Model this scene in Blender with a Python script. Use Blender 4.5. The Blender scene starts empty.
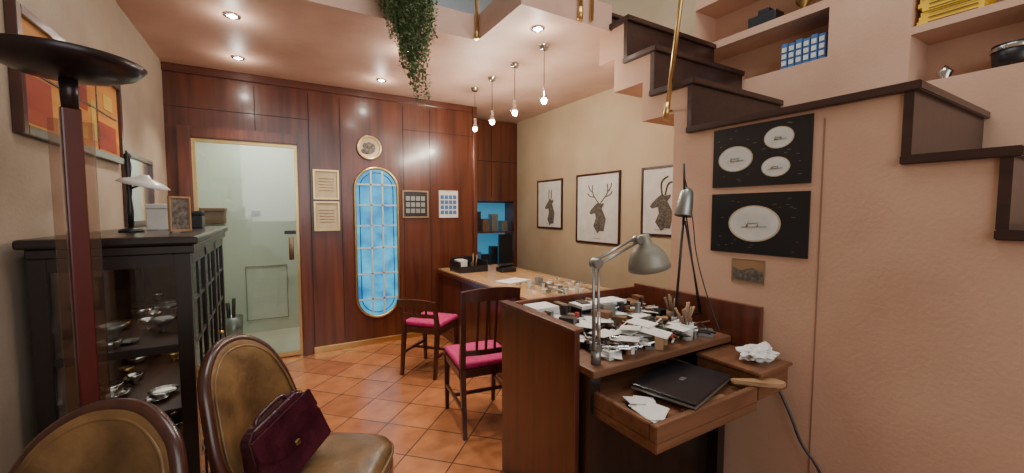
import bpy, bmesh, math, random
from math import sin, cos, pi, radians
from mathutils import Vector, Matrix
from mathutils import noise as NZ
random.seed(7)
S=bpy.context.scene
COL=S.collection

# ------------------------------------------------------------------ materials
def base(name):
    m=bpy.data.materials.new(name); m.use_nodes=True
    nt=m.node_tree; b=nt.nodes['Principled BSDF']
    return m,nt,b
def ramp(nt,fac,c1,c2,p0=.3,p1=.7):
    r=nt.nodes.new('ShaderNodeValToRGB')
    r.color_ramp.elements[0].position=p0; r.color_ramp.elements[0].color=(*c1,1)
    r.color_ramp.elements[1].position=p1; r.color_ramp.elements[1].color=(*c2,1)
    nt.links.new(fac,r.inputs[0]); return r
def noise_mat(name,c1,c2,scale=(4,4,4),nscale=1.0,detail=4,rough=.6,metal=0,bump=0,bscale=60,coat=0,dist=0,p0=.3,p1=.7):
    m,nt,b=base(name)
    tc=nt.nodes.new('ShaderNodeTexCoord'); mp=nt.nodes.new('ShaderNodeMapping')
    mp.inputs['Scale'].default_value=scale
    nt.links.new(tc.outputs['Object'],mp.inputs[0])
    n=nt.nodes.new('ShaderNodeTexNoise'); n.inputs['Scale'].default_value=nscale
    n.inputs['Detail'].default_value=detail; n.inputs['Distortion'].default_value=dist
    nt.links.new(mp.outputs[0],n.inputs[0])
    r=ramp(nt,n.outputs[0],c1,c2,p0,p1)
    nt.links.new(r.outputs[0],b.inputs['Base Color'])
    b.inputs['Roughness'].default_value=rough; b.inputs['Metallic'].default_value=metal
    b.inputs['Coat Weight'].default_value=coat; b.inputs['Coat Roughness'].default_value=.15
    if bump:
        n2=nt.nodes.new('ShaderNodeTexNoise'); n2.inputs['Scale'].default_value=bscale; n2.inputs['Detail'].default_value=5
        nt.links.new(tc.outputs['Object'],n2.inputs[0])
        bp=nt.nodes.new('ShaderNodeBump'); bp.inputs['Strength'].default_value=bump; bp.inputs['Distance'].default_value=.01
        nt.links.new(n2.outputs[0],bp.inputs['Height']); nt.links.new(bp.outputs[0],b.inputs['Normal'])
    return m
def plain(name,c,rough=.5,metal=0,coat=0):
    return noise_mat(name,tuple(x*.9 for x in c),tuple(min(1,x*1.08) for x in c),(9,9,9),1,3,rough,metal,coat=coat)
def wood(name,c1,c2,axis='z',rough=.35,coat=.3,k=1.0):
    s={'z':(14*k,14*k,.9*k),'x':(.9*k,14*k,14*k),'y':(14*k,.9*k,14*k)}[axis]
    return noise_mat(name,c1,c2,s,1.6,6,rough,0,coat=coat,dist=.6,p0=.25,p1=.75)
def emis(name,c,st):
    m,nt,b=base(name); b.inputs['Base Color'].default_value=(*c,1)
    b.inputs['Emission Color'].default_value=(*c,1); b.inputs['Emission Strength'].default_value=st
    return m
def glass(name,tint=(1,1,1),alpha=.12,rough=.03):
    m,nt,b=base(name)
    out=nt.nodes['Material Output']
    tr=nt.nodes.new('ShaderNodeBsdfTransparent'); tr.inputs[0].default_value=(*tint,1)
    gl=nt.nodes.new('ShaderNodeBsdfGlossy'); gl.inputs['Roughness'].default_value=rough
    fr=nt.nodes.new('ShaderNodeFresnel'); fr.inputs[0].default_value=1.3
    ad=nt.nodes.new('ShaderNodeMath'); ad.operation='ADD'; ad.inputs[1].default_value=alpha*.3
    nt.links.new(fr.outputs[0],ad.inputs[0])
    mx=nt.nodes.new('ShaderNodeMixShader')
    nt.links.new(ad.outputs[0],mx.inputs[0]); nt.links.new(tr.outputs[0],mx.inputs[1]); nt.links.new(gl.outputs[0],mx.inputs[2])
    nt.links.new(mx.outputs[0],out.inputs[0]); return m

M={}
M['pink']=noise_mat('plaster_pink',(.53,.315,.21),(.63,.40,.275),(1,1,1),2.2,8,.75,bump=.15)
M['ceil']=noise_mat('plaster_ceiling',(.49,.30,.22),(.63,.42,.32),(1,1,1),2.5,8,.5,bump=.2,bscale=18)
M['deerwall']=noise_mat('plaster_beige',(.45,.345,.21),(.55,.435,.28),(1,1,1),2.0,8,.75,bump=.15)
M['leftwall']=noise_mat('plaster_left',(.31,.24,.17),(.44,.35,.26),(1,1,1),2.0,8,.75,bump=.2)
M['white']=noise_mat('plaster_white',(.52,.58,.63),(.60,.66,.70),(1,1,1),2,4,.7)
M['green']=noise_mat('vestibule_green',(.50,.55,.44),(.58,.62,.51),(1,1,1),1.5,4,.6)
M['vfloor']=noise_mat('vestibule_floor',(.50,.48,.36),(.62,.58,.45),(1,1,1),3,4,.3)
M['mahog']=wood('mahogany_wall',(.042,.0095,.0045),(.150,.037,.014),'z',.30,.35,.6)
M['mahog2']=wood('mahogany_desk',(.055,.013,.007),(.150,.038,.018),'z',.28,.4)
M['mahogx']=wood('mahogany_rail',(.045,.011,.006),(.12,.032,.016),'x',.3,.35)
M['darkw']=wood('dark_walnut',(.020,.008,.006),(.052,.020,.014),'y',.38,.2)
M['blackw']=wood('ebony_cabinet',(.007,.0045,.004),(.020,.011,.009),'z',.34,.25)
M['shelfw']=wood('cabinet_interior',(.03,.014,.008),(.075,.034,.02),'y',.5,0)
M['chairw']=wood('chair_wood',(.028,.009,.006),(.08,.023,.014),'z',.3,.4)
M['top']=wood('counter_oak',(.38,.21,.09),(.56,.34,.16),'y',.25,.3)
M['bench']=wood('bench_wood',(.085,.035,.016),(.22,.092,.040),'x',.5,.1)
M['brass']=plain('brass',(.62,.44,.18),.3,1)
M['chrome']=plain('chrome',(.7,.7,.7),.2,1)
M['steel']=plain('grey_steel',(.30,.31,.29),.35,.8)
M['black']=plain('black_plastic',(.012,.012,.014),.35)
M['bag']=noise_mat('black_fabric',(.008,.008,.010),(.022,.022,.026),(6,6,6),1,4,.8,bump=.3)
M['groove']=plain('groove_dark',(.012,.005,.004),.7)
M['pgroove']=plain('groove_pink',(.27,.155,.10),.9)
M['ggroove']=plain('groove_green',(.30,.30,.22),.7)
M['paper']=plain('paper',(.66,.65,.61),.8)
M['papery']=plain('paper_aged',(.50,.41,.27),.8)
M['ink']=noise_mat('ink',(.035,.03,.027),(.20,.165,.13),(9,9,9),6,6,.8)
M['magenta']=noise_mat('magenta_fabric',(.33,.008,.085),(.48,.02,.13),(20,20,20),3,4,.85,bump=.3,bscale=200)
M['leather']=noise_mat('worn_brown_leather',(.045,.022,.009),(.225,.122,.045),(3.5,3.5,3.5),1.3,9,.36,bump=.5,bscale=22,coat=.05,dist=.8,p0=.32,p1=.68)
M['burg']=noise_mat('burgundy_leather',(.022,.004,.008),(.062,.010,.018),(8,8,8),1.5,4,.27,bump=.2,bscale=50,coat=.3)
M['lampred']=plain('lamp_red_lacquer',(.075,.010,.010),.25,0,.4)
M['lampbrown']=plain('lamp_bronze',(.030,.020,.022),.28,.5)
M['glass']=glass('clear_glass',(.96,.98,.97),.12)
M['smoke']=glass('cabinet_glass',(.88,.88,.88),.14)
M['lampglass']=glass('lamp_glass',(.80,.72,.68),.15)
M['blueglow']=emis('niche_blue_glow',(.05,.25,.42),.6)
M['bulb']=emis('bulb',(1,.93,.82),40)
M['spot']=emis('spot_disc',(1,.93,.82),40)
M['leaf']=noise_mat('vine_leaf',(.045,.085,.024),(.14,.20,.08),(30,30,30),1,2,.6)
M['silver']=plain('silverware',(.60,.60,.57),.2,1)
M['cer']=plain('white_ceramic',(.64,.63,.58),.3)
M['blue']=plain('blue_box',(.05,.14,.34),.5)
M['yellow']=plain('yellow_magazines',(.78,.50,.03),.6)
M['orange']=noise_mat('painting_orange',(.38,.08,.015),(.62,.30,.05),(1,6,6),1.4,5,.6)
M['redp']=noise_mat('painting_red',(.16,.012,.01),(.38,.06,.02),(1,8,8),1.2,5,.6)
M['ochre']=noise_mat('painting_ochre',(.40,.25,.03),(.62,.42,.08),(1,8,8),1.2,5,.6)
M['tan']=plain('tan_wood',(.33,.19,.09),.5)
M['brown']=plain('dull_brown',(.15,.085,.045),.5)
M['redtool']=plain('red_plastic',(.30,.03,.02),.4)
M['greentool']=plain('green_plastic',(.05,.14,.08),.4)

def stained():
    m,nt,b=base('stained_glass_blue')
    tc=nt.nodes.new('ShaderNodeTexCoord')
    n=nt.nodes.new('ShaderNodeTexNoise'); n.inputs['Scale'].default_value=6; n.inputs['Detail'].default_value=6
    nt.links.new(tc.outputs['Object'],n.inputs[0])
    r=ramp(nt,n.outputs[0],(.0,.10,.34),(.04,.50,.76),.3,.72)
    b.inputs['Base Color'].default_value=(.01,.10,.2,1); nt.links.new(r.outputs[0],b.inputs['Emission Color'])
    b.inputs['Emission Strength'].default_value=1.3; b.inputs['Roughness'].default_value=.5  # pane emits by itself, standing in for light coming through from behind
    return m
M['stained']=stained()
def tiles():
    m,nt,b=base('terracotta_tiles')
    tc=nt.nodes.new('ShaderNodeTexCoord'); mp=nt.nodes.new('ShaderNodeMapping')
    mp.inputs['Rotation'].default_value=(0,0,radians(45))
    nt.links.new(tc.outputs['Object'],mp.inputs[0])
    br=nt.nodes.new('ShaderNodeTexBrick'); br.offset=0; br.squash=1
    br.inputs['Color1'].default_value=(.28,.095,.036,1); br.inputs['Color2'].default_value=(.41,.155,.058,1)
    br.inputs['Mortar'].default_value=(.095,.05,.03,1)
    br.inputs['Scale'].default_value=1; br.inputs['Mortar Size'].default_value=.005
    br.inputs['Mortar Smooth'].default_value=.2; br.inputs['Bias'].default_value=0
    br.inputs['Brick Width'].default_value=.30; br.inputs['Row Height'].default_value=.30
    nt.links.new(mp.outputs[0],br.inputs[0])
    n=nt.nodes.new('ShaderNodeTexNoise'); n.inputs['Scale'].default_value=7; n.inputs['Detail'].default_value=6
    nt.links.new(tc.outputs['Object'],n.inputs[0])
    mx=nt.nodes.new('ShaderNodeMix'); mx.data_type='RGBA'; mx.blend_type='MULTIPLY'; mx.inputs[0].default_value=.6
    r=ramp(nt,n.outputs[0],(.55,.55,.55),(1.25,1.25,1.25))
    nt.links.new(br.outputs[0],mx.inputs[6]); nt.links.new(r.outputs[0],mx.inputs[7])
    nt.links.new(mx.outputs[2],b.inputs['Base Color'])
    b.inputs['Roughness'].default_value=.22
    bp=nt.nodes.new('ShaderNodeBump'); bp.invert=True; bp.inputs['Strength'].default_value=.4; bp.inputs['Distance'].default_value=.004
    nt.links.new(br.outputs['Fac'],bp.inputs['Height']); nt.links.new(bp.outputs[0],b.inputs['Normal'])
    return m
M['tile']=tiles()

# ------------------------------------------------------------------ helpers
def E(name,loc=(0,0,0),rz=0,rx=0,ry=0):
    o=bpy.data.objects.new(name,None); o.empty_display_size=.05
    o.location=loc; o.rotation_euler=(radians(rx),radians(ry),radians(rz)); COL.objects.link(o); return o
def fin(name,bm,mats,parent=None,smooth=False):
    me=bpy.data.meshes.new(name); bmesh.ops.recalc_face_normals(bm,faces=bm.faces[:]); bm.to_mesh(me); bm.free()
    if not isinstance(mats,(list,tuple)): mats=[mats]
    for m in mats: me.materials.append(m)
    if smooth:
        for p in me.polygons: p.use_smooth=True
    o=bpy.data.objects.new(name,me); COL.objects.link(o)
    if parent: o.parent=parent
    return o
def addbox(bm,lo,hi,mi=0,mat=None):
    c=[(a+b)/2 for a,b in zip(lo,hi)]; s=[abs(b-a) for a,b in zip(lo,hi)]
    r=bmesh.ops.create_cube(bm,size=1,matrix=Matrix.Translation(c)@Matrix.Diagonal((*s,1)))
    if mat is not None: bmesh.ops.transform(bm,matrix=mat,verts=r['verts'])
    fs=set(f for v in r['verts'] for f in v.link_faces)
    for f in fs: f.material_index=mi
    return r['verts']
def box(name,lo,hi,mat,parent=None,bev=0,seg=2):
    bm=bmesh.new(); addbox(bm,lo,hi)
    if bev: bmesh.ops.bevel(bm,geom=bm.edges[:],offset=bev,segments=seg,affect='EDGES',profile=.5)
    return fin(name,bm,mat,parent,False)
def boxes(name,lst,mat,parent=None,bev=0):
    bm=bmesh.new()
    for lo,hi in lst: addbox(bm,lo,hi)
    if bev: bmesh.ops.bevel(bm,geom=bm.edges[:],offset=bev,segments=2,affect='EDGES')
    return fin(name,bm,mat,parent)
def addcone(bm,p0,p1,r0,r1=None,seg=14,mi=0):
    if r1 is None: r1=r0
    p0=Vector(p0);p1=Vector(p1);d=p1-p0
    q=d.to_track_quat('Z','Y').to_matrix().to_4x4()
    r=bmesh.ops.create_cone(bm,cap_ends=True,segments=seg,radius1=r0,radius2=r1,depth=d.length,matrix=Matrix.Translation((p0+p1)/2)@q)
    for f in set(f for v in r['verts'] for f in v.link_faces): f.material_index=mi
def rod(name,p0,p1,r0,mat,parent=None,r1=None,seg=16):
    bm=bmesh.new(); addcone(bm,p0,p1,r0,r1,seg); o=fin(name,bm,mat,parent)
    for p in o.data.polygons: p.use_smooth=len(p.vertices)==4
    return o
def rods(name,lst,mat,parent=None,seg=10):
    bm=bmesh.new()
    for t in lst: addcone(bm,t[0],t[1],t[2],t[3] if len(t)>3 else None,seg)
    o=fin(name,bm,mat,parent)
    for p in o.data.polygons: p.use_smooth=len(p.vertices)==4
    return o
def addlathe(bm,prof,seg=32,mat=None,mi=0):
    rings=[];vs=[]
    for r,z in prof:
        ring=[bm.verts.new((r*cos(2*pi*i/seg),r*sin(2*pi*i/seg),z)) for i in range(seg)] if r>1e-6 else [bm.verts.new((0,0,z))]
        rings.append(ring); vs+=ring
    for a,b in zip(rings,rings[1:]):
        for i in range(seg):
            j=(i+1)%seg
            if len(a)==1 and len(b)==1: continue
            if len(a)==1: f=bm.faces.new((a[0],b[i],b[j]))
            elif len(b)==1: f=bm.faces.new((a[i],a[j],b[0]))
            else: f=bm.faces.new((a[i],a[j],b[j],b[i]))
            f.material_index=mi
    if mat is not None: bmesh.ops.transform(bm,matrix=mat,verts=vs)
def lathe(name,prof,mat,parent=None,loc=(0,0,0),seg=32,m4=None):
    bm=bmesh.new(); addlathe(bm,prof,seg,m4 if m4 is not None else Matrix.Translation(loc)); return fin(name,bm,mat,parent,True)
def tube(name,pts,r,mat,parent=None,cyclic=False,smooth=True,res=3):
    cu=bpy.data.curves.new(name,'CURVE'); cu.dimensions='3D'; cu.bevel_depth=r; cu.bevel_resolution=res; cu.use_fill_caps=True
    sp=cu.splines.new('NURBS' if smooth else 'POLY'); sp.points.add(len(pts)-1)
    for p,q in zip(sp.points,pts): p.co=(*q,1)
    if smooth: sp.order_u=3; sp.use_endpoint_u=True
    sp.use_cyclic_u=cyclic; cu.materials.append(mat)
    o=bpy.data.objects.new(name,cu); COL.objects.link(o)
    if parent: o.parent=parent
    return o
def poly(name,pts,y,mat,parent=None,th=0):
    bm=bmesh.new(); vs=[bm.verts.new((p[0],y,p[1])) for p in pts]; f=bm.faces.new(vs)
    if th:
        r=bmesh.ops.extrude_face_region(bm,geom=[f])
        for v in [g for g in r['geom'] if isinstance(g,bmesh.types.BMVert)]: v.co.y-=th
    return fin(name,bm,mat,parent)
def prism(name,pts,x0,x1,mat,parent=None):
    bm=bmesh.new(); vs=[bm.verts.new((x0,p[0],p[1])) for p in pts]; f=bm.faces.new(vs)
    r=bmesh.ops.extrude_face_region(bm,geom=[f])
    for v in [g for g in r['geom'] if isinstance(g,bmesh.types.BMVert)]: v.co.x=x1
    return fin(name,bm,mat,parent)
def oval(cx,cz,rx,rz,n=28): return [(cx+rx*cos(2*pi*i/n),cz+rz*sin(2*pi*i/n)) for i in range(n)]
def stadium(cx,z0,z1,r,n=14):
    return [(cx+r*cos(pi*i/n),z1-r+r*sin(pi*i/n)) for i in range(n+1)]+[(cx-r*cos(pi*i/n),z0+r-r*sin(pi*i/n)) for i in range(n+1)]

XL,XR,YB,ZC,ZM=-.78,3.05,4.55,2.72,2.90
XS=2.1; XE=XR-.004
# ------------------------------------------------------------------ room shell
box('floor',(XL-.1,-2.2,-.1),(XR+.1,5.6,0),M['tile'])
box('wall_left',(XL-.12,-2.2,0),(XL,5.9,4.9),M['leftwall'])
NT=[(1.25,2.20,2.43,2.735),(1.25,2.20,2.79,3.10),(.25,.86,2.15,2.42),(.25,.86,2.46,2.80)]
def wall_right():
    ys=sorted({-2.2,5.42,*[c[0] for c in NT],*[c[1] for c in NT]})
    bm=bmesh.new()
    zs=sorted({0,4.9,*[c[2] for c in NT],*[c[3] for c in NT]})
    for a,b in zip(ys,ys[1:]):
        for c,d in zip(zs,zs[1:]):
            ym,zm=(a+b)/2,(c+d)/2
            if any(k[0]<ym<k[1] and k[2]<zm<k[3] for k in NT): addbox(bm,(XR+.28,a,c),(XR+.32,b,d))
            else: addbox(bm,(XR,a,c),(XR+.32,b,d))
    return bm
o=fin('wall_right',wall_right(),[M['deerwall'],M['pink']])
for p in o.data.polygons:
    if p.center.y<2.25: p.material_index=1
box('wall_upper_back',(XL,5.42,ZC),(XR+.32,5.55,4.9),M['white'])
box('ceiling_upper',(XL-.12,-2.2,4.9),(XR+.32,5.6,5.0),M['white'])
DX0,DX1,DZ=-.60,.22,2.10
wb=E('wall_back')
boxes('wall_panels',[((XL,YB,0),(DX0,YB+.1,ZC)),((DX0,YB,DZ),(DX1,YB+.1,ZC)),((DX1,YB,0),(2.15,YB+.1,ZC))],M['mahog'],wb)
g=[]
for x in (-.12,.33,.62,1.27,1.58):
    z0=2.2 if x<.3 else .1
    g.append(((x-.003,YB-.003,z0),(x+.003,YB+.001,ZC-.1)))
g+= [((XL,YB-.003,2.36),(.33,YB+.001,2.365)),((1.27,YB-.003,2.36),(2.15,YB+.001,2.365))]
boxes('panel_grooves',g,M['groove'],wb)
box('trim_1',(XL,YB-.025,ZC-.07),(2.11,YB,ZC),M['mahogx'],None,.006)
box('baseboard_back',(DX1+.1,YB-.02,0),(1.63,YB,.06),M['brass'],None,.004)
box('trim_2',(2.12,YB-.03,0),(2.17,YB,ZC),M['mahog'],None,.006)
box('wall_recess',(2.15,5.32,0),(XR,5.42,ZC),M['mahog'])
box('wall_recess_side',(2.10,YB+.1,0),(2.15,5.42,ZC),M['mahog'])
v=E('wall_vestibule')
box('vest_back',(XL,5.65,0),(2.1,5.75,2.6),M['green'],v)
box('vest_side',(.55,YB+.1,0),(.6,5.65,2.6),M['green'],v)
box('vest_left',(XL,YB+.1,0),(XL+.02,5.65,2.6),M['green'],v)
box('vest_ceiling',(XL,YB+.1,2.5),(2.1,5.65,2.55),M['green'],v)
box('vest_floor',(XL,YB+.02,0),(.55,5.65,.012),M['vfloor'],v)
boxes('inset_panel',[((-.30,5.64,.16),(.13,5.65,.168)),((-.30,5.64,.80),(.13,5.65,.808)),((-.30,5.64,.16),(-.292,5.65,.808)),((.122,5.64,.16),(.13,5.65,.808))],M['ggroove'],v)
box('switch_plate',(-.22,5.63,1.42),(-.13,5.65,1.46),M['steel'],v)
l=E('wall_letterbox',(0,0,0))
box('body',(-.74,5.42,1.32),(-.46,5.64,1.46),M['brown'],l,.008); box('lid',(-.75,5.40,1.46),(-.45,5.645,1.49),M['bench'],l,.005)
um=E('umbrella_stand'); lathe('stand',[(0,.012),(.09,.012),(.10,.3),(.09,.3),(.08,.02)],M['steel'],um,(-.42,5.35,0)); rods('umbrellas',[((-.42,5.35,.03),(-.40,5.33,.50),.018),((-.44,5.37,.03),(-.46,5.36,.45),.02)],M['black'],um)
d=E('door_1')
boxes('casing',[((DX0-.10,YB-.05,0),(DX0,YB-.001,2.20)),((DX1,YB-.05,0),(DX1+.09,YB-.001,2.20)),((DX0,YB-.05,DZ),(DX1,YB-.001,2.20))],M['mahog2'],d,.008)
boxes('brass_frame',[((DX0,YB-.01,.0),(DX0+.025,YB+.03,DZ)),((DX1-.025,YB-.01,0),(DX1,YB+.03,DZ)),((DX0+.025,YB-.01,DZ-.03),(DX1-.025,YB+.03,DZ)),((DX0+.025,YB-.01,0.013),(DX1-.025,YB+.03,.05))],M['brass'],d,.004)
box('glass_pane',(DX0+.025,YB+.005,.05),(DX1-.025,YB+.013,DZ-.03),M['glass'],d)
rod('handle',(DX1-.075,YB-.05,.98),(DX1-.075,YB-.05,1.20),.022,M['brown'],d)
rods('handle_mounts',[((DX1-.075,YB-.05,1.0),(DX1-.075,YB+.005,1.0),.008),((DX1-.075,YB-.05,1.18),(DX1-.075,YB+.005,1.18),.008)],M['brass'],d)
box('lock',(DX1-.13,YB-.03,1.23),(DX1-.03,YB+.005,1.265),M['black'],d,.004)
w=E('window_1'); cx=.973; r=.225
poly('pane',stadium(cx,.30,1.92,r),YB-.006,M['stained'],w)
M['lead']=plain('lead_came',(.50,.55,.50),.5,.0)
tube('frame',[(p[0],YB-.012,p[1]) for p in stadium(cx,.30,1.92,r)],.015,M['brass'],w,True,False)
tube('inner_lead',[(p[0],YB-.012,p[1]) for p in stadium(cx,.35,1.87,r-.05)],.004,M['groove'],w,True,False)
L=[]
for x in (cx-.06,cx+.06): L.append(((x-.009,YB-.018,.33),(x+.009,YB-.007,1.89)))
for z in (.50,.78,1.06,1.30,1.52,1.74):
    hw=r if .53<z<1.69 else math.sqrt(max(0,r*r-(min(abs(z-.525),abs(z-1.695)))**2))
    L.append(((cx-hw,YB-.018,z-.008),(cx+hw,YB-.007,z+.008)))
boxes('lead_bars',L,M['lead'],w)
bm=bmesh.new()
addbox(bm,(XL+.001,2.80,ZC),(XR-.001,5.41,ZM)); addbox(bm,(1.35,2.18,ZC),(XS,2.80,ZM)); addbox(bm,(XS,2.305,ZC),(XR-.001,2.80,ZM-.03))
fin('ceiling',bm,M['ceil'])
# stairs --------------------------------------------------------------
st=E('staircase')
lev=[(-.932+.25*i, -.682+.25*i, .29+.275*i) for i in range(6)]
lev.append((.568,1.513,1.94)); lev+=[(1.513,1.789,2.215),(1.789,2.02,2.49),(2.02,2.27,2.765)]
pts=[(-.90,0)]
for i,(a,b,z) in enumerate(lev): pts+= [(a+.03,z-.035),(b+.03,z-.035)]
pts+=[(2.30,2.52),(2.146,2.52),(2.146,2.29),(1.888,2.29),(1.888,2.04),(1.64,2.04),(1.64,0)]
prism('plaster_side',pts,XS,XE,M['pink'],st)
tr=[];ri=[];prev=0
for a,b,z in lev:
    tr.append(((XS-.025,a-.02,z-.035),(XE,min(b+.03,2.298),z)))
    ri.append(((XS-.012,a,prev),(XE,a+.03,z-.035))); prev=z
tr.append(((XS,2.25,ZM-.028),(XE,2.298,ZM))); ri.append(((XS+.001,2.27,prev),(XE,2.298,ZM-.028)))
boxes('treads',tr,M['darkw'],st,.004); boxes('risers',ri,M['darkw'],st)
boxes('closet_seams',[((XS-.002,.855,.0),(XS+.001,.861,1.86))],M['pgroove'],st)
bl=E('brass_rail_pole')
rods('pole',[((XS-.045,1.66,2.03),(XS-.045,1.47,3.5),.013),((XS-.045,1.665,2.0),(XS-.045,1.655,2.10),.018),((XS-.045,1.66,2.06),(XS-.002,1.66,2.06),.008)],M['brass'],bl)
bl=E('landing_balusters')
rods('posts',[((1.80,2.16,2.74),(1.80,2.16,3.9),.015),((1.90,2.16,2.74),(1.90,2.16,3.9),.012),((1.335,2.78,2.74),(1.335,2.78,3.9),.012)],M['brass'],bl)
rods('collars',[((1.80,2.16,2.72),(1.80,2.16,2.80),.018),((1.335,2.78,2.72),(1.335,2.78,2.78),.018)],M['brass'],bl)
gb=E('glass_balustrade'); box('panel',(.2,2.83,ZM),(1.35,2.842,3.9),M['glass'],gb); box('panel_2',(1.38,2.20,ZM),(1.75,2.212,3.9),M['glass'],gb)
tube('handrail',[(.2,2.83,3.9),(1.37,2.83,3.9),(1.37,2.2,3.9),(1.9,2.2,3.9)],.02,M['chrome'],gb,smooth=False)
rods('chrome_posts',[((x,2.836,ZM),(x,2.836,3.9),.018) for x in (.2,.95,1.37)],M['chrome'],gb)

def area(name,loc,rot,size,power,col,sy=None,parent=None):
    l=bpy.data.lights.new(name,'AREA'); l.energy=power; l.color=col; l.shape='RECTANGLE'; l.size=size; l.size_y=sy or size
    o=bpy.data.objects.new(name,l); o.location=loc; o.rotation_euler=[radians(a) for a in rot]; COL.objects.link(o)
    if parent: o.parent=parent
def spot(name,loc,power,col=(1,.88,.74),ang=95,parent=None,blend=.6):
    l=bpy.data.lights.new(name,'SPOT'); l.energy=power; l.color=col; l.spot_size=radians(ang); l.spot_blend=blend; l.shadow_soft_size=.04
    o=bpy.data.objects.new(name,l); o.location=loc; COL.objects.link(o)
    if parent: o.parent=parent
for x,y in ((-.19,3.25),(-.21,4.10),(.94,4.08),(.94,3.25),(1.62,2.40)):
    e=E('recessed_spotlight',(x,y,ZC-.001))
    lathe('ring',[(.032,0),(.048,0),(.048,-.008),(.034,-.010),(.030,-.003)],M['chrome'],e)
    lathe('disc',[(0,-.004),(.031,-.004)],M['spot'],e)
    spot('lamp',(0,0,-.03),58,parent=e)
    l=bpy.data.lights.new('halo','POINT'); l.energy=2.6; l.color=(1,.88,.76); l.shadow_soft_size=.03
    o=bpy.data.objects.new('halo',l); o.location=(0,0,-.10); o.parent=e; COL.objects.link(o)
for y in (2.62,3.06,3.48,3.86):
    e=E('pendant_lamp',(1.83,y,-.001))
    lathe('canopy',[(0,2.69),(.03,2.692),(.04,2.72)],M['chrome'],e)
    rod('cord',(0,0,2.40),(0,0,2.70),.003,M['black'],e)
    lathe('socket',[(0,2.42),(.014,2.41),(.016,2.36),(.034,2.325),(.034,2.32),(0,2.33)],M['chrome'],e)
    lathe('bulb',[(0,2.33),(.018,2.325),(.024,2.305),(.016,2.286),(0,2.28)],M['bulb'],e,seg=20)
    l=bpy.data.lights.new('glow','POINT'); l.energy=15; l.color=(1,.90,.76); l.shadow_soft_size=.03
    o=bpy.data.objects.new('glow',l); o.location=(0,0,2.25); o.parent=e; COL.objects.link(o)

# ------------------------------------------------------------------ framed things
def frame(name,loc,rz,w,h,fw,fm,bm_,depth=.02):
    e=E(name,loc,rz)
    boxes('frame',[((-w/2,-depth,-h/2),(-w/2+fw,0,h/2)),((w/2-fw,-depth,-h/2),(w/2,0,h/2)),((-w/2+fw,-depth,h/2-fw),(w/2-fw,0,h/2)),((-w/2+fw,-depth,-h/2),(w/2-fw,0,-h/2+fw))],fm,e,.002)
    box('backing',(-w/2+fw,-depth*.5,-h/2+fw),(w/2-fw,-.001,h/2-fw),bm_,e)
    return e
dp=[(.17,-.34),(.22,-.14),(.12,.03),(.17,.09),(.17,.12),(.08,.10),(.03,.13),(-.04,.09),(-.15,0),(-.18,-.04),(-.14,-.07),(-.04,-.05),(-.02,-.13),(-.08,-.26),(.02,-.38),(.08,-.34)]
def deer(yc,zc,w,h,s,kind,flip=1,dx=0):
    e=frame('framed_deer_print',(XR-.001,yc,zc),-90,w,h,.022,M['chairw'],M['paper'])
    P=[(p[0]*s*flip+dx,p[1]*s-.02) for p in dp]
    if kind=='stag':
        poly('deer_bust',P,-.0125,M['ink'],e)
        A=[[(.05,.11),(-.04,.2),(-.12,.3),(-.1,.42)],[(-.06,.22),(-.18,.22),(-.22,.28)],[(-.11,.3),(-.2,.36),(-.2,.42)],
           [(.08,.11),(.18,.2),(.27,.3),(.24,.42)],[(.2,.22),(.32,.23),(.35,.3)],[(.26,.3),(.34,.37),(.33,.43)]]
        rr=.008
    elif kind=='ibex':
        poly('deer_bust',P,-.0125,M['ink'],e)
        A=[[(.03,.12),(.0,.24),(.04,.34),(.12,.36)],[(.08,.11),(.10,.23),(.15,.29),(.20,.28)]]; rr=.010
    else:
        poly('deer_bust',[(p[0]*.8,p[1]) for p in P],-.0125,M['ink'],e)
        A=[[(.0,.1),(-.02,.22),(.0,.3)],[(.05,.1),(.08,.22),(.06,.3)]]; rr=.009
    for a in A: tube('antler',[(x*s*flip+dx,-.0125,z*s-.02) for x,z in a],rr*s*1.1,M['ink'],e,res=1)
    rods('signature',[((-.06,-.0125,-h/2+.06),(.06,-.0125,-h/2+.06),.0015)],M['ink'],e,6)
deer(4.22,1.545,.54,.62,.66,'roe')
deer(3.34,1.485,.69,.77,.66,'stag')
deer(2.50,1.545,.44,.64,.66,'ibex')

def poster(zc,kind):
    e=E('porcelain_poster',(XS-.001,1.137,zc),-90); w,h=.475,.31
    box('sheet',(-w/2,-.006,-h/2),(w/2,0,h/2),M['black'],e)
    ov=[(-.115,-.01,.092,.066),(.095,.070,.068,.052),(.085,-.068,.066,.048)] if kind==0 else [(-.01,.0,.130,.092)]
    for x,z,a,b in ov:
        poly('plate_rim',oval(x,z,a,b),-.0065,M['papery'],e); poly('plate',oval(x,z,a*.93,b*.93),-.0072,M['paper'],e)
        poly('plate_well',oval(x,z,a*.66,b*.62),-.0078,M['cer'],e)
        rods('drawing',[((x-a*.45,-.0078,z-b*.2),(x+a*.5,-.0078,z-b*.14),.0025),((x-a*.25,-.0078,z-b*.2),(x-a*.2,-.0078,z+b*.15),.004),((x+a*.15,-.0078,z-b*.2),(x+a*.2,-.0078,z+b*.1),.003),((x-a*.3,-.0078,z+b*.0),(x+a*.2,-.0078,z+b*.05),.0025)],M['steel'],e,6)
    T=[]
    rnd=random.Random(kind+3)
    for i in range(34):
        x=rnd.uniform(-w/2+.02,w/2-.05); z=rnd.uniform(-h/2+.02,h/2-.02)
        if any(((x-o[0])/(o[2]+.03))**2+((z-o[1])/(o[3]+.012))**2<1 for o in ov): continue
        T.append(((x,-.0068,z),(x+rnd.uniform(.006,.02),-.006,z+.0018)))
    boxes('lettering',T,M['steel'],e)
poster(1.735,0); poster(1.39,1)
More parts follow.
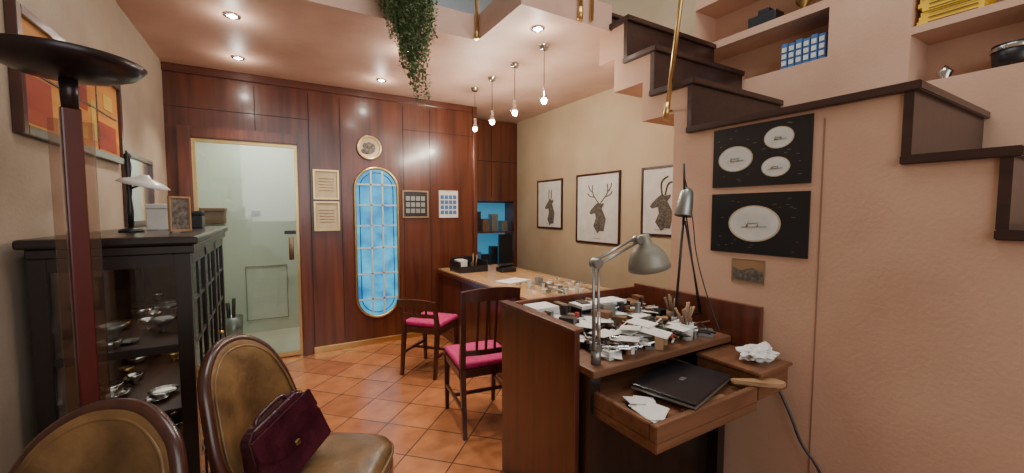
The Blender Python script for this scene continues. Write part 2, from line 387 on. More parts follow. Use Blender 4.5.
e=frame('postcard',(XS-.001,1.168,1.145),-90,.17,.125,.004,M['papery'],M['tan'],.005)
poly('photo_dark',[(-.075,-.05),(.075,-.05),(.075,.0),(.02,.02),(-.03,.0),(-.075,.015)],-.0056,M['ink'],e)

for zc in (1.725,1.405):
    e=frame('framed_certificate',(.475,YB-.003,zc),0,.24,.30,.016,M['brass'],M['papery'])
    rods('text',[((-.07,-.011,.06-.03*i),(.07,-.011,.06-.03*i),.002) for i in range(5)],M['bench'],e,6)
e=E('decorative_wall_plate',(.905,YB-.003,2.13),0,rx=90)
lathe('rim',[(.12,0),(.13,.012),(.122,.022),(.108,.016),(.10,.006)],M['brass'],e)
lathe('plate',[(0,.006),(.085,.006),(.108,.014)],M['papery'],e)
bm=bmesh.new()
for px,py,a,b in ((0,.02,.046,.040),(-.02,-.035,.065,.034),(.03,.0,.036,.052),(-.04,.02,.028,.030)):
    bmesh.ops.create_uvsphere(bm,u_segments=14,v_segments=8,radius=1,matrix=Matrix.Translation((px,py,.008))@Matrix.Diagonal((a,b,.006,1)))
fin('painted_relief',bm,M['ink'],e,True)
e=frame('framed_watch_display',(1.40,YB-.003,1.535),0,.30,.31,.016,M['tan'],M['black'])
bx=[]
for i in range(4):
    for j in range(3): bx.append(((-.11+.058*i,-.014,-.10+.07*j),(-.065+.058*i,-.009,-.05+.07*j)))
boxes('watch_cards',bx,M['steel'],e)
e=frame('wall_calendar',(1.80,YB-.003,1.54),0,.24,.32,.008,M['cer'],M['paper'],.012)
boxes('photo_tiles',[((-.10+.052*i,-.009,-.12+.06*j),(-.058+.052*i,-.006,-.075+.06*j)) for i in range(4) for j in range(4)],M['blue'],e)

e=frame('abstract_painting',(XL+.001,2.70,1.96),90,1.14,.46,.035,M['chairw'],M['orange'],.03)
boxes('red_fields',[((-.50,-.017,-.18),(-.30,-.014,.0)),((-.12,-.017,-.02),(.08,-.014,.18)),((.22,-.017,-.18),(.48,-.014,-.04))],M['redp'],e)
boxes('yellow_fields',[((-.24,-.018,.03),(-.18,-.014,.17)),((.12,-.018,-.15),(.18,-.014,.05)),((.30,-.018,.04),(.44,-.014,.12)),((-.05,-.018,-.16),(.06,-.014,-.10))],M['ochre'],e)
boxes('dark_lines',[((-.5,-.019,.01),(.5,-.014,.018)),((-.14,-.019,-.19),(-.132,-.014,.19)),((.20,-.019,-.19),(.207,-.014,.19))],M['ink'],e)
e=frame('wall_mirror',(XL+.001,3.62,1.59),90,.62,.46,.03,M['chairw'],plain('mirror_glass',(.6,.6,.6),.08,1),.03)

# ------------------------------------------------------------------ vitrine
c=E('display_cabinet'); x0,x1,y0,y1,H=-.735,-.29,2.03,3.24,1.355
box('top',(x0-.02,y0-.03,H-.035),(x1+.03,y1+.03,H),M['blackw'],c,.01)
box('plinth',(x0,y0,0),(x1,y1,.10),M['blackw'],c,.005)
box('cornice',(x0,y0-.01,H-.07),(x1+.015,y1+.01,H-.035),M['blackw'],c,.005)
P=[]
for y in (y0,y1-.05):
    for x in (x0,x1-.05): P.append(((x,y,.10),(x+.05,y+.05,H-.07)))
yd=[y0+.05+(y1-y0-.10)*k/3 for k in range(4)]
for k in (1,2): P.append(((x1-.03,yd[k]-.025,.10),(x1,yd[k]+.025,H-.07)))
for z0,z1 in ((.10,.15),(H-.12,H-.07)):
    P.append(((x1-.03,y0+.05,z0),(x1,y1-.05,z1))); P.append(((x0+.05,y0,z0),(x1-.05,y0+.03,z1)))
P.append(((x0+.05,y0+.002,.895),(x1-.05,y0+.024,.925)))
boxes('carcass',P,M['blackw'],c,.003)
box('back_panel',(x0,y0+.05,.10),(x0+.012,y1-.05,H-.07),M['shelfw'],c)
box('far_panel',(x0+.05,y1-.02,.10),(x1-.05,y1,H-.07),M['shelfw'],c)
Mu=[]
for k in range(3):
    ym=(yd[k]+yd[k+1])/2; Mu.append(((x1-.018,ym-.007,.15),(x1-.004,ym+.007,H-.12)))
for z in (.40,.65,.90,1.08): Mu.append(((x1-.018,y0+.05,z-.007),(x1-.004,y1-.05,z+.007)))
boxes('muntins',Mu,M['blackw'],c)
boxes('glass_panes',[((x1-.013,y0+.05,.15),(x1-.009,y1-.05,H-.12)),((x0+.05,y0+.010,.15),(x1-.05,y0+.014,H-.12))],M['smoke'],c)
boxes('shelves',[((x0+.015,y0+.04,z),(x1-.04,y1-.03,z+.012)) for z in (.36,.64,.90)],M['shelfw'],c)
rods('knobs',[((x1,yd[k]+.04,.75),(x1+.02,yd[k]+.04,.75),.009) for k in range(3)],M['brass'],c)
bm=bmesh.new(); rnd=random.Random(15)
for z in (.374,.654,.914):
    for k in range(16):
        y=y0+.10+k*.068; x=x0+.09+rnd.random()*.24; s=rnd.uniform(.6,1.0)
        pr=rnd.choice([[(0,0),(.03,0),(.012,.012),(.05,.05),(.06,.07),(.052,.07),(0,.02)],[(0,0),(.05,.004),(.075,.02),(.05,.012),(0,.008)],[(0,0),(.05,.004),(.07,.03),(.075,.05),(.068,.05),(0,.01)]])
        addlathe(bm,[(a*s*.8,b*s) for a,b in pr],16,Matrix.Translation((x,y,z)),rnd.choice([0,0,0,0,2,3]))
fin('silverware',bm,[M['silver'],M['cer'],M['brass'],M['steel']],c,True)
for z in (H-.08,.87): area('cabinet_fill_light',((x0+x1)/2,y0+.4,z),(0,0,0),.2,.8,(1,.90,.76),.7,c)  # added fill inside the cabinet so the silver shows; no fitting modelled
e=E('small_table_lamp',(-.57,2.52,H),60)
lathe('base',[(0,0),(.045,0),(.045,.012),(.012,.022),(0,.022)],M['black'],e)
lathe('stem',[(0,.02),(.010,.02),(.013,.10),(.008,.16),(.012,.20),(.008,.25),(.014,.30),(.010,.335),(.016,.35),(.006,.37),(0,.37)],M['black'],e,seg=14)
rods('arm',[((0,0,.20),(0,-.10,.235),.005)],M['black'],e)
lathe('shade',[(0,.03),(.012,.03),(.02,.015),(.055,-.0),(.075,-.018),(.070,-.020),(.02,0),(0,.01)],M['cer'],e,m4=Matrix.Translation((0,-.07,.235))@Matrix.Rotation(radians(12),4,'X')@Matrix.Diagonal((1.0,1.5,1,1)))
e=frame('photo_frame',(-.37,2.36,H+.085),48,.10,.16,.010,M['tan'],M['ink'],.012); rod('strut',(0,0,.02),(0,.05,-.084),.004,M['black'],e)
e=E('small_gift_box',(-.50,2.78,H)); box('body',(-.06,-.05,0),(.06,.05,.11),M['cer'],e,.004); box('lid',(-.063,-.053,.11),(.063,.053,.135),M['paper'],e,.004)
e=E('black_jewelry_box',(-.42,2.95,H)); box('body',(-.07,-.06,0),(.07,.06,.07),M['black'],e,.006); box('lid',(-.073,-.063,.071),(.073,.063,.10),M['bag'],e,.01)

# ------------------------------------------------------------------ torchiere
t=E('floor_lamp',(-.545,1.84,0),32)
lathe('base',[(0,0),(.13,0),(.13,.015),(.11,.028),(0,.03)],M['lampbrown'],t)
box('post',(-.024,-.012,.03),(.024,.012,1.78),M['lampred'],t,.005)
box('glass_fin_left',(-.052,-.004,.10),(-.026,.004,1.74),M['lampglass'],t)
box('glass_fin_right',(.026,-.004,.10),(.052,.004,1.74),M['lampglass'],t)
boxes('clips',[((-.055,-.014,.09),(.055,.014,.105))],M['lampbrown'],t,.003)
lathe('neck',[(.0,1.78),(.020,1.78),(.022,1.83),(.022,1.875),(0,1.875)],M['lampbrown'],t)
lathe('bowl',[(0,1.865),(.05,1.867),(.12,1.882),(.165,1.902),(.190,1.93),(.183,1.933),(.155,1.915),(.11,1.90),(0,1.885)],M['lampbrown'],t,seg=48)

# ------------------------------------------------------------------ counter
k=E('service_counter')
box('front_panel',(1.68,1.96,0),(1.71,YB-.002,.745),M['mahog2'],k)
boxes('front_stiles',[((1.672,y,0.09),(1.682,y+.06,.70)) for y in (1.98,2.6,3.25,3.9,4.46)],M['mahogx'],k)
box('kick',(1.665,1.96,0),(1.68,YB-.025,.09),M['mahogx'],k)
box('back_panel',(2.45,1.96,0),(2.48,YB-.002,.745),M['mahog2'],k)
box('edge',(1.64,1.95,.73),(2.52,YB-.035,.775),M['mahogx'],k,.004)
box('worktop',(1.655,1.96,.775),(2.50,YB-.035,.785),M['top'],k)
ZT=.786
e=E('desk_organizer',(1.88,4.15,ZT)); boxes('tray',[((-.17,-.14,0),(.17,.14,.02)),((-.17,-.14,.02),(-.155,.14,.12)),((.155,-.14,.02),(.17,.14,.12)),((-.155,.125,.02),(.155,.14,.15)),((-.155,-.14,.02),(.155,-.125,.07)),((-.02,-.12,.02),(-.01,.12,.11))],M['black'],e)
box('cards',(-.14,-.05,.02),(-.04,.08,.13),M['paper'],e); rods('pens',[((.05,.0,.02),(.07,.03,.19),.006),((.08,.0,.02),(.09,-.03,.18),.006),((.11,.05,.02),(.12,.03,.17),.006)],M['tan'],e)
e=E('telephone',(2.22,3.9,ZT)); box('base',(-.09,-.08,0),(.09,.08,.05),M['black'],e,.012); box('handset',(-.10,-.03,.055),(.10,.02,.09),M['black'],e,.015)

def clutter(name,x0,x1,y0,y1,z,n,seed,mats,hmax=.05,kinds='bpcs',sc=1.0,wt=None,parent=None,ps=1.0):
    bm=bmesh.new(); R=random.Random(seed)
    for i in range(n):
        x=R.uniform(x0,x1); y=R.uniform(y0,y1); a=R.uniform(0,pi); kd=R.choice(kinds)
        mi=R.choices(range(len(mats)),wt)[0] if wt else R.randrange(len(mats))
        T=Matrix.Translation((x,y,z))@Matrix.Rotation(a,4,'Z')
        if kd=='b':
            s=R.uniform(.015,.045)*sc; addbox(bm,(-s,-s*.6,0),(s,s*.6,R.uniform(.012,hmax)),mi,T)
        elif kd=='p':
            h=R.uniform(.0,hmax*.5); T2=T@Matrix.Translation((0,0,h+.012))@Matrix.Rotation(R.uniform(-.12,.12),4,'X')@Matrix.Rotation(R.uniform(-.12,.12),4,'Y')
            addbox(bm,(-.055*ps,-.04*ps,0),(.055*ps,.04*ps,.0025),0,T2)
        elif kd=='c':
            h=R.uniform(.015,hmax); rr=R.uniform(.010,.024)*sc
            p=T@Vector((0,0,0)); addcone(bm,p,p+Vector((0,0,h)),rr,rr*R.uniform(.8,1.1),14,mi)
        elif kd=='k':
            h=.006+R.random()*hmax*.6
            for sg in (-1,1):
                addcone(bm,T@Vector((-.07,sg*.018,h)),T@Vector((-.02,sg*.014,h)),.005,.005,8,mi)
                addcone(bm,T@Vector((-.02,sg*.014,h)),T@Vector((.02,-sg*.006,h)),.005,.005,8,4)
                addcone(bm,T@Vector((.02,-sg*.006,h)),T@Vector((.06,-sg*.002,h)),.006,.002,8,4)
        else:
            l=R.uniform(.04,.08); p=T@Vector((-l,0,.006+R.random()*hmax*.8)); q=T@Vector((l,0,.006+R.random()*hmax*.8)); addcone(bm,p,q,.003,.005,8,mi)
    return fin(name,bm,mats,parent)
clutter('counter_papers',1.82,2.35,2.08,2.42,ZT,12,3,[M['paper'],M['cer'],M['steel'],M['black']],.03,'ppb')
clutter('jewelry_tools',1.85,2.35,2.5,3.05,ZT,34,11,[M['cer'],M['steel'],M['chrome'],M['cer'],M['steel']],.08,'bcsk')
e=E('open_notebook',(1.95,3.3,ZT),20); boxes('pages',[((-.15,-.10,0),(-.002,.10,.012)),((.002,-.10,0),(.15,.10,.010))],M['paper'],e,.002)

b=E('built_in_display_case')
X0,X1,Yf=2.17,3.04,5.02
box('lower_cabinet',(X0,Yf,0),(X1,5.315,.66),M['mahog'],b)
box('upper_cabinet',(X0,Yf,1.60),(X1,5.315,2.70),M['mahog'],b)
boxes('door_lines',[((2.62,Yf-.003,1.64),(2.63,Yf,2.66)),((X0,Yf-.003,2.14),(X1,Yf,2.15))],M['groove'],b)
boxes('side_posts',[((X0,Yf,.66),(X0+.05,5.315,1.60)),((X1-.05,Yf,.66),(X1,5.315,1.60))],M['mahog'],b)
box('lit_back',(X0+.05,5.29,.68),(X1-.05,5.30,1.58),M['blueglow'],b)
boxes('shelves',[((X0+.05,Yf+.02,z),(X1-.05,5.29,z+.02)) for z in (.66,1.15)],M['mahogx'],b)
box('inner_door',(2.75,Yf+.01,.68),(2.97,Yf+.03,1.13),M['black'],b)
bm=bmesh.new(); R=random.Random(9)
for z in (.68,1.17):
    for x in (2.45,2.58,2.72,2.88):
        h=R.uniform(.12,.30); addbox(bm,(x-.05,5.1,z),(x+.05,5.2,z+h),R.choice([0,0,1,2,3]))
fin('display_boxes',bm,[M['black'],M['blue'],M['steel'],M['brown']],b)

# ------------------------------------------------------------------ dining chairs
def wchair(loc,face,H=.97,W=.20,D=.20,zs=.43):
    rz=math.degrees(math.atan2(face[0],-face[1]))
    e=E('wooden_chair',(loc[0],loc[1],0),rz)
    def leg(bm,x,y,x2,y2,z0,z1,a,b_):
        vs=addbox(bm,(-1,-1,0),(1,1,1))
        for v in vs:
            t=v.co.z; r=a*(1-t)+b_*t
            v.co=Vector((x*(1-t)+x2*t+v.co.x*r,y*(1-t)+y2*t+v.co.y*r,z0+(z1-z0)*t))
    bm=bmesh.new()
    for sx in (-1,1):
        leg(bm,sx*(W-.005),-D-.02,sx*W,-D,0,zs,.012,.020)
        leg(bm,sx*(W-.01),D+.05,sx*(W-.01),D,0,zs,.013,.018)
        leg(bm,sx*(W-.01),D,sx*(W),D+.07,zs,H,.018,.013)
    addbox(bm,(-W,-D-.015,zs-.05),(W,-D+.01,zs)); addbox(bm,(-W,D-.015,zs-.05),(W,D+.01,zs))
    for sx in (-1,1): addbox(bm,(sx*W-.012,-D,zs-.05),(sx*W+.012,D,zs)); addbox(bm,(sx*W-.009,-D,.18),(sx*W+.009,D+.03,.20))
    addbox(bm,(-W,-.01,.18),(W,.01,.20))
    fin('frame',bm,M['chairw'],e)
    bm=bmesh.new(); n=10; hh=H-zs
    def yb(z): return D+.07*(z-zs)/hh
    for z0,z1,th in ((H-.065,H,.012),(zs+.10,zs+.135,.008)):
        for i in range(n):
            xa=-W+2*W*i/n; xb=xa+2*W/n; ya=.025*(1-(xa/W)**2); yb2=.025*(1-(xb/W)**2)
            q=[]
            for (xx,yo) in ((xa,ya),(xb,yb2)):
                for z in (z0,z1+(.02*(1-(xx/W)**2) if z1==H else 0)):
                    for s in (-th,th): q.append(bm.verts.new((xx,yb(z)+yo+s,z)))
            a0,a1,a2,a3,b0,b1,b2,b3=q
            for f in ((a0,a2,b2,b0),(a1,b1,b3,a3),(a2,a3,b3,b2),(a0,b0,b1,a1),(a0,a1,a3,a2),(b0,b2,b3,b1)): bm.faces.new(f)
    for x in (-.09,-.03,.03,.09):
        yo=.025*(1-(x/W)**2)
        addcone(bm,(x,yb(zs+.12)+yo,zs+.12),(x,yb(H-.06)+yo,H-.06),.009,.009,6)
    fin('back_rest',bm,M['chairw'],e)
    box('seat',(-W-.012,-D-.025,zs),(W+.012,D+.0,zs+.045),M['magenta'],e,.018,3)
    return e
wchair((1.215,2.52),(.13,.99),.955,.185,.19)
wchair((1.225,3.56),(.75,.66),.68,.175,.175)

# ------------------------------------------------------------------ leather chairs
def lchair(loc,face,HT=.955,ws=1.0):
    rz=math.degrees(math.atan2(face[0],-face[1]))
    e=E('leather_chair',(loc[0],loc[1],0),rz)
    NU,NV=24,16
    def P(u,t):
        ztop=HT-.19*abs(u)**2.4
        z=.40+t*(ztop-.40)
        x=ws*u*(.20+.055*sin(min(1,t*1.15)*pi*.5))
        if abs(u)>.7 and t>.6: x*=1-.12*(abs(u)-.7)/.3*(t-.6)/.4
        y=.22+.10*t-.085*u*u
        return Vector((x,y,z))
    bm=bmesh.new()
    def Q(u,t):
        p=P(u,t); k=(1-abs(u)**4)*(1-abs(2*t-1)**4)
        p.y-=.022*k+.010*NZ.noise(Vector((p.x*7,p.z*5,loc[0])))*k; return p
    g=[[bm.verts.new(Q(-1+2*i/NU,j/NV)) for i in range(NU+1)] for j in range(NV+1)]
    for j in range(NV):
        for i in range(NU): bm.faces.new((g[j][i],g[j][i+1],g[j+1][i+1],g[j+1][i]))
    o=fin('back_upholstery',bm,M['leather'],e,True)
    s=o.modifiers.new('s','SOLIDIFY'); s.thickness=.040; s.offset=0
    b=o.modifiers.new('b','BEVEL'); b.width=.015; b.segments=3; b.limit_method='ANGLE'
    path=[P(-1,j/8) for j in range(8)]+[P(-1+2*i/20,1) for i in range(21)]+[P(1,1-j/8) for j in range(1,9)]
    path=[Vector((p.x*1.02,p.y,p.z+.006)) for p in path]
    tube('back_trim',path,.020,M['chairw'],e)
    tube('piping',[Vector((p.x*.93,p.y-.028,.4+(p.z-.4)*.955)) for p in path],.005,M['leather'],e)
    bm=bmesh.new()
    pl=[]
    for i in range(40):
        t=2*pi*i/40; c_,s_=cos(t),sin(t)
        pl.append((.265*math.copysign(abs(c_)**.5,c_),.25*math.copysign(abs(s_)**.5,s_)))
    lv=[(1.0,.385),(1.0,.43),(.97,.455),(.85,.468),(.68,.474),(.5,.473),(.3,.468),(.0,.466)]
    prev=None
    for sc,z in lv:
        cur=[bm.verts.new((x*sc,y*sc-.02,z+(.008*NZ.noise(Vector((x*sc*9,y*sc*9,3))) if z>.46 else 0))) for x,y in pl] if sc>0 else [bm.verts.new((0,-.02,z))]
        if prev:
            for i in range(40):
                j=(i+1)%40
                if len(cur)==1: bm.faces.new((prev[i],prev[j],cur[0]))
                else: bm.faces.new((prev[i],prev[j],cur[j],cur[i]))
        prev=cur
        if sc==1.0 and z<.4: bm.faces.new(cur)
    fin('seat_cushion',bm,M['leather'],e,True)
    tube('seat_piping',[(x*1.005,y*1.005-.02,.432) for x,y in pl],.006,M['leather'],e,True)
    bm=bmesh.new(); lo=[bm.verts.new((x*1.01,y*1.01-.02,.33)) for x,y in pl]; hi=[bm.verts.new((x*1.01,y*1.01-.02,.384)) for x,y in pl]
    for i in range(40): bm.faces.new((lo[i],lo[(i+1)%40],hi[(i+1)%40],hi[i]))
    bm.faces.new(lo); bm.faces.new(hi)
    fin('seat_rail',bm,M['chairw'],e)
    bm=bmesh.new()
    for sx in (-1,1):
        for sy in (-1,1):
            addcone(bm,(sx*.23,sy*.20+(.05 if sy>0 else -.02),0),(sx*.215,sy*.20-.01,.335),.012,.024,10)
        addcone(bm,(sx*.20,.18,.33),(sx*.195,.15,.48),.018,.012,8)
    fin('legs',bm,M['chairw'],e)
    return e
lchair((.10,1.70),(.84,-.54),.945,.90)
lchair((-.54,1.21),(-.50,-.86),.910,.97)

h=E('leather_handbag',(.055,1.695,.490),48,rx=-14,ry=-14)
bm=bmesh.new()
W2=.16
prof=[(-W2,.0),(W2,.0),(W2*.98,.12),(W2*.88,.225),(W2*.66,.25),(-W2*.66,.25),(-W2*.88,.225),(-W2*.98,.12)]
fr=[bm.verts.new((x,-.045*(1-z*1.9),z)) for x,z in prof]; bk=[bm.verts.new((x,.045*(1-z*1.9),z)) for x,z in prof]
bm.faces.new(fr); bm.faces.new(bk)
for i in range(8): bm.faces.new((fr[i],fr[(i+1)%8],bk[(i+1)%8],bk[i]))
bmesh.ops.bevel(bm,geom=bm.edges[:],offset=.010,segments=3,affect='EDGES')
fin('body',bm,M['burg'],h,False)
poly('flap',[(-W2*.90,.225),(W2*.90,.225),(W2*.93,.15),(W2*.5,.10),(.03,.085),(-.03,.085),(-W2*.5,.10),(-W2*.93,.15)],-.034,M['burg'],h,.010)
box('clasp',(-.010,-.050,.090),(.010,-.042,.108),M['brass'],h,.003)
tube('handle',[(-.075,0,.24),(-.072,0,.258),(-.04,-.005,.268),(.04,-.005,.268),(.072,0,.258),(.075,0,.24)],.008,M['burg'],h)

# ------------------------------------------------------------------ bench
q=E('jewelers_bench')
box('partition',(1.07,1.30,0),(1.10,1.93,.945),M['mahog2'],q,.004)
box('partition_cap',(1.06,1.29,.945),(1.115,1.94,.96),M['mahogx'],q,.004)
box('rear_board',(1.10,1.90,0),(2.09,1.93,.95),M['mahog2'],q,.004)
box('wall_board',(2.065,1.08,.50),(2.095,1.90,.975),M['mahog2'],q,.004)
box('worktop',(1.105,1.22,.765),(2.06,1.89,.80),M['bench'],q,.006)
boxes('legs_and_shade_board',[((1.105,1.24,0),(1.16,1.88,.765)),((2.0,1.24,0),(2.06,1.88,.765)),((1.16,1.30,.0),(2.0,1.33,.59)),((1.16,1.24,.575),(2.0,1.88,.59))],M['blackw'],q)  # legs and base, plus a black board added to deepen the under-bench shade
tx0,tx1,ty0,ty1,tz0,tz1=1.125,1.76,.92,1.59,.60,.70
boxes('pull_out_tray',[((tx0,ty0,tz0),(tx1,ty1,tz0+.04)),((tx0,ty0,tz0+.04),(tx1,ty0+.03,tz1)),((tx0,ty0+.03,tz0+.04),(tx0+.025,ty1,tz1)),((tx1-.025,ty0+.03,tz0+.04),(tx1,ty1,tz1)),((tx0+.025,ty0+.03,tz0+.06),(tx1-.025,ty1,tz1-.022))],M['bench'],q,.003)
boxes('side_drawer',[((1.80,.94,.62),(2.055,1.24,.735))],M['bench'],q,.006)
boxes('side_drawer_lip',[((1.79,.925,.735),(2.062,1.24,.75))],M['bench'],q,.003)
rods('knob',[((1.92,.94,.675),(1.92,.915,.675),.012,.015)],M['brass'],q)
lp=E('laptop_computer',(1.51,1.105,.702),14)
box('base',(-.20,-.135,0),(.20,.135,.012),M['steel'],lp,.004)
box('lid',(-.20,-.135,.013),(.20,.135,.024),plain('laptop_lid',(.010,.010,.013),.3),lp,.004)
box('badge',(-.02,-.01,.024),(.02,.01,.0245),M['steel'],lp)
bp_=E('bench_pin',(1.79,.93,.704),-38)
bp_.scale=(1.15,1.15,1)
bm=bmesh.new(); out=[(-.10,-.012),(-.02,-.014),(.03,-.030),(.07,-.030),(.09,-.008),(.09,.008),(.07,.030),(.03,.030),(-.02,.014),(-.10,.012)]
a=[bm.verts.new((x,y,0)) for x,y in out]; c2=[bm.verts.new((x,y,.018)) for x,y in out]; bm.faces.new(a); bm.faces.new(c2)
for i in range(len(out)): bm.faces.new((a[i],a[(i+1)%10],c2[(i+1)%10],c2[i]))
bmesh.ops.bevel(bm,geom=bm.edges[:],offset=.004,segments=2,affect='EDGES'); fin('paddle',bm,M['tan'],bp_)
bm=bmesh.new(); bmesh.ops.create_icosphere(bm,subdivisions=5,radius=.065)
for v_ in bm.verts:
    nn=NZ.noise(v_.co*24)+.6*NZ.noise(v_.co*55); v_.co=Vector((v_.co.x*1.5,v_.co.y*.9,v_.co.z*.5))*(1+.6*nn)
o=fin('crumpled_tissue',bm,M['paper'],None,False); o.location=(1.96,1.03,.785)
BM=[M['paper'],M['steel'],M['tan'],M['black'],M['chrome'],M['bench'],M['redtool'],M['cer'],M['brown'],M['groove'],M['greentool']]
WT=[3,5,3,9,3,6,1.5,2,5,6,1]
ct=E('bench_clutter')
clutter('tools',1.24,1.98,1.28,1.60,.801,260,21,BM,.065,'bbcssskk',.85,WT,ct)
clutter('supplies',1.20,1.98,1.60,1.84,.801,170,22,BM,.14,'bbcskp',1.15,WT,ct)
clutter('papers',1.24,1.92,1.30,1.82,.801,34,23,[M['paper']],.14,'p',1,None,ct,1.2)
xx,yy,ww=1.62,1.76,.19
boxes('document_tray',[((xx-ww,yy-.07,z),(xx+ww,yy+.07,z+.006)) for z in (.805,.851,.901)]+[((xx-ww,yy-.07,.801),(xx-ww+.007,yy+.07,.92)),((xx+ww-.007,yy-.07,.801),(xx+ww,yy+.07,.92))],M['black'],ct)
boxes('tray_sheets',[((xx-.17,yy-.06,z),(xx+.17,yy+.06,z+.02)) for z in (.813,.859,.909)],M['paper'],ct)
boxes('paper_stack',[((1.15+.004*i,1.74,.801+.02*i),(1.34-.003*i,1.87,.819+.02*i)) for i in range(7)],M['paper'],ct)
boxes('ledger_books',[((1.38,1.76,.801),(1.42,1.88,.93)),((1.80,1.70,.801),(1.98,1.86,.86)),((1.82,1.72,.861),(1.97,1.85,.895))],M['brown'],ct,.003)
R=random.Random(77)
for (x,y) in ((1.90,1.38),(1.97,1.52),(1.80,1.30)):
    lathe('cup',[(0,0),(.03,0),(.033,.08),(.028,.08),(.026,.01)],M['cer'] if x<1.85 else M['brown'],ct,(x,y,.801),20)
    rods('brushes',[((x,y,.811),(x+R.uniform(-.04,.04),y+R.uniform(-.04,.04),.801+R.uniform(.12,.17)),.003,.006) for i in range(8)],R.choice([M['tan'],M['brown']]),ct,6)
clutter('tray_papers',1.19,1.25,.99,1.10,.679,7,24,[M['paper'],M['paper'],M['tan']],.01,'p')
boxes('tray_rulers',[((1.34,.965,.680),(1.60,.985,.686))],M['tan'])

a=E('desk_lamp')
rod('clamp',(1.17,1.28,.801),(1.17,1.28,.86),.022,M['steel'],a)
A0=Vector((1.17,1.28,.86)); A1=Vector((1.155,1.27,1.235)); A2=Vector((1.40,1.27,1.325))
rods('lower_arm',[(A0+Vector((dx,0,0)),A1+Vector((dx,0,0)),.006) for dx in (-.014,.014)],M['steel'],a)
rods('upper_arm',[(A1+Vector((0,0,dz)),A2+Vector((0,0,dz)),.006) for dz in (-.012,.014)],M['steel'],a)
rods('springs',[(A0+Vector((0,-.016,.03)),A0+Vector((0,-.016,.17)),.008),(A0+Vector((0,.016,.03)),A0+Vector((0,.016,.17)),.008)],M['chrome'],a)
rods('joints',[(A1+Vector((0,-.02,0)),A1+Vector((0,.02,0)),.022),(A2+Vector((0,-.018,0)),A2+Vector((0,.018,0)),.018),((A0+Vector((0,-.02,.01))),(A0+Vector((0,.02,.01))),.02)],M['steel'],a)
hd=Matrix.Translation(A2+Vector((.045,0,-.0)))@Matrix.Rotation(radians(-14),4,'Y')@Matrix.Scale(1.08,4)
lathe('shade',[(0,.02),(.02,.02),(.024,0),(.028,-.02),(.05,-.035),(.072,-.065),(.084,-.10),(.088,-.125),(.084,-.125),(.07,-.07),(.03,-.03),(0,-.025)],plain('lamp_shade_grey',(.23,.22,.17),.4,.2),a,m4=hd)
lathe('bulb',[(0,-.03),(.02,-.05),(.026,-.075),(.015,-.095),(0,-.10)],M['cer'],a,m4=hd,seg=18)
a=E('articulated_work_lamp')
B0=Vector((1.93,1.47,.801)); B1=Vector((1.93,1.43,1.43))
rod('clamp',B0,B0+Vector((0,0,.06)),.02,M['steel'],a)
rods('arms',[(B0+Vector((0,0,.05)),B1,.007),(B0+Vector((.12,-.08,.08)),B1+Vector((.01,0,-.03)),.005),(B0+Vector((.13,-.06,.08)),B1+Vector((.02,0,0)),.004)],M['black'],a)
rods('foot_link',[(B0+Vector((0,0,.05)),B0+Vector((.125,-.07,.08)),.006)],M['black'],a)
lathe('head',[(0,.12),(.020,.12),(.034,.10),(.040,.05),(.046,-.03),(.044,-.035),(.025,-.0),(0,.0)],M['steel'],a,m4=Matrix.Translation(B1+Vector((0,0,.03)))@Matrix.Rotation(radians(12),4,'Y'))
rod('stem',B1+Vector((0,0,.12)),B1+Vector((-.01,0,.28)),.006,M['black'],a)
tube('cable',[tuple(B1+Vector((.0,0,.2))),tuple(B1+Vector((.07,.0,.05))),tuple(B1+Vector((.08,-.03,-.3))),tuple(B0+Vector((.1,-.2,.02)))],.003,M['black'],a)
tube('hanging_power_cable',[(2.085,1.0,.60),(2.07,.93,.50),(2.06,.88,.38),(2.07,.80,.30),(2.06,.74,.12),(2.0,.70,.006)],.006,M['black'])

# ------------------------------------------------------------------ shelf contents
ZS=2.432
e=E('blue_binders_on_shelf',(XR,0,0)); boxes('binders',[((.04,1.28+.045*i,ZS),(.2,1.32+.045*i,ZS+.17+.01*(i%2))) for i in range(6)],M['blue'],e,.003)
boxes('labels',[((.036,1.286+.045*i,ZS+z),(.041,1.314+.045*i,ZS+z+.03)) for i in range(6) for z in (.03,.075,.12)],M['paper'],e)
e=E('yellow_magazine_stack',(XR,0,0)); boxes('issues',[((.025+.004*(i%3),.60,2.462+.024*i),(.24,.845-.006*(i%4),2.484+.024*i)) for i in range(12)],M['yellow'],e)
boxes('spines',[((.022,.62,2.470+.024*i),(.027,.80,2.474+.024*i)) for i in range(12)],M['brown'],e)
e=E('black_camera_case',(XR+.12,1.70,2.791)); box('body',(-.06,-.10,0),(.06,.10,.10),M['black'],e,.01); box('top',(-.04,-.04,.10),(.04,.04,.14),M['black'],e,.008)
e=E('ornamental_cup',(XR+.12,1.45,2.791)); lathe('cup',[(0,0),(.04,0),(.012,.02),(.012,.05),(.05,.09),(.055,.14),(.05,.14),(0,.08)],M['brass'],e)
e=E('dark_bowl',(XR+.12,.50,2.151)); lathe('bowl',[(0,0),(.07,0),(.08,.04),(.085,.12),(.078,.12),(.06,.03),(0,.015)],M['black'],e); lathe('band',[(.0865,.09),(.088,.095),(.088,.105),(.0865,.11)],M['silver'],e)
e=E('silver_ornament',(XR+.10,.74,2.151)); lathe('piece',[(0,0),(.03,0),(.02,.02),(.035,.05),(.01,.08),(0,.09)],M['silver'],e)

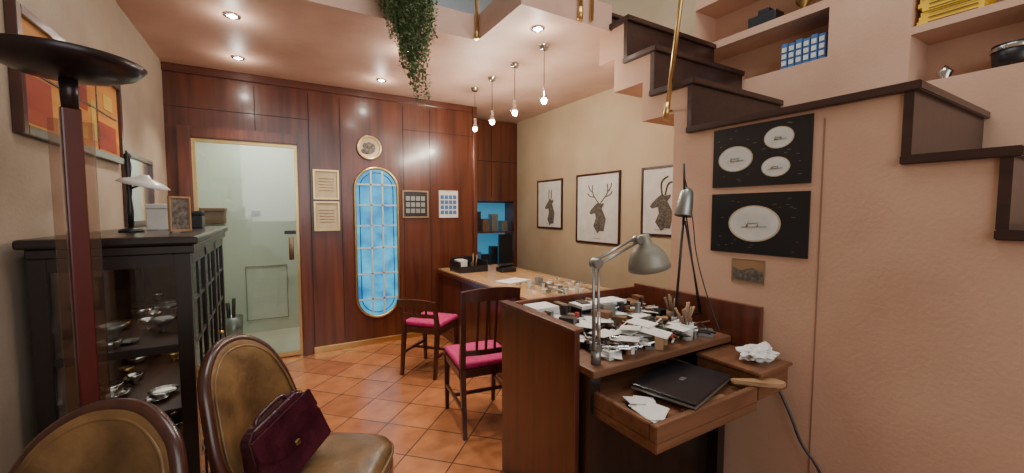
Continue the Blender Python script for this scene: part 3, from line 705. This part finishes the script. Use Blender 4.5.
# ------------------------------------------------------------------ vine
bm=bmesh.new(); R=random.Random(4)
for sidx in range(80):
    x=.585+R.random()*.40; y=2.66+R.random()*.13
    ln=.27+.62*max(0,1-abs(x-.83)/.22)*R.uniform(.55,1.0)
    p=Vector((x,y,3.06)); steps=int((ln+.06)/.024)
    pull=(.84-x)*.016
    for i in range(steps):
        q2=p+Vector((pull+R.uniform(-.009,.009),R.uniform(-.008,.006),-.024))
        if q2.y>2.795: q2.y=2.795
        if i%3==0: addcone(bm,p,q2+Vector((0,0,-.03)),.0016,.0016,4)
        for _ in range(3):
            s_=R.uniform(.008,.017); rot=Matrix.Rotation(R.uniform(0,2*pi),4,'Z')@Matrix.Rotation(R.uniform(.3,1.4),4,'X')
            T=Matrix.Translation(q2+Vector((R.uniform(-.025,.025),R.uniform(-.025,.012),0)))@rot
            vs=[bm.verts.new(T@Vector(c_)) for c_ in ((0,0,0),(s_*.6,s_*.5,.003),(s_*.45,s_*1.2,0),(0,s_*1.7,-.004),(-s_*.45,s_*1.2,0),(-s_*.6,s_*.5,.003))]
            bm.faces.new(vs)
        p=q2
v_=E('hanging_vine'); fin('foliage',bm,M['leaf'],v_)
lathe('planter',[(0,ZM+.12),(.08,ZM+.12),(.10,3.14),(.09,3.14),(0,3.10)],M['lampbrown'],v_,(.80,2.72,0))

# ------------------------------------------------------------------ lights
area('daylight_shopfront',(1.0,-2.0,2.4),(78,0,0),3.2,66,(1,.98,.96),2.4)
area('upper_room_light',(1.6,1.2,4.7),(0,0,0),1.8,66,(1,.96,.91))
area('upper_room_light_b',(1.0,4.0,4.8),(0,0,0),1.5,25,(.78,.88,1))
area('vestibule_light',(-.1,5.1,2.45),(0,0,0),.7,18,(.98,1,.92))
W=bpy.data.worlds.new('World'); S.world=W; W.use_nodes=True
W.node_tree.nodes['Background'].inputs[0].default_value=(.90,.94,1,1); W.node_tree.nodes['Background'].inputs[1].default_value=.40

cd=bpy.data.cameras.new('camera'); cam=bpy.data.objects.new('camera',cd); COL.objects.link(cam)
cd.sensor_width=36; cd.lens=405/1024*36; cd.clip_start=.02
cam.location=(0,0,1.45); cam.rotation_euler=(radians(90-3.5),0,radians(-30.5)); S.camera=cam
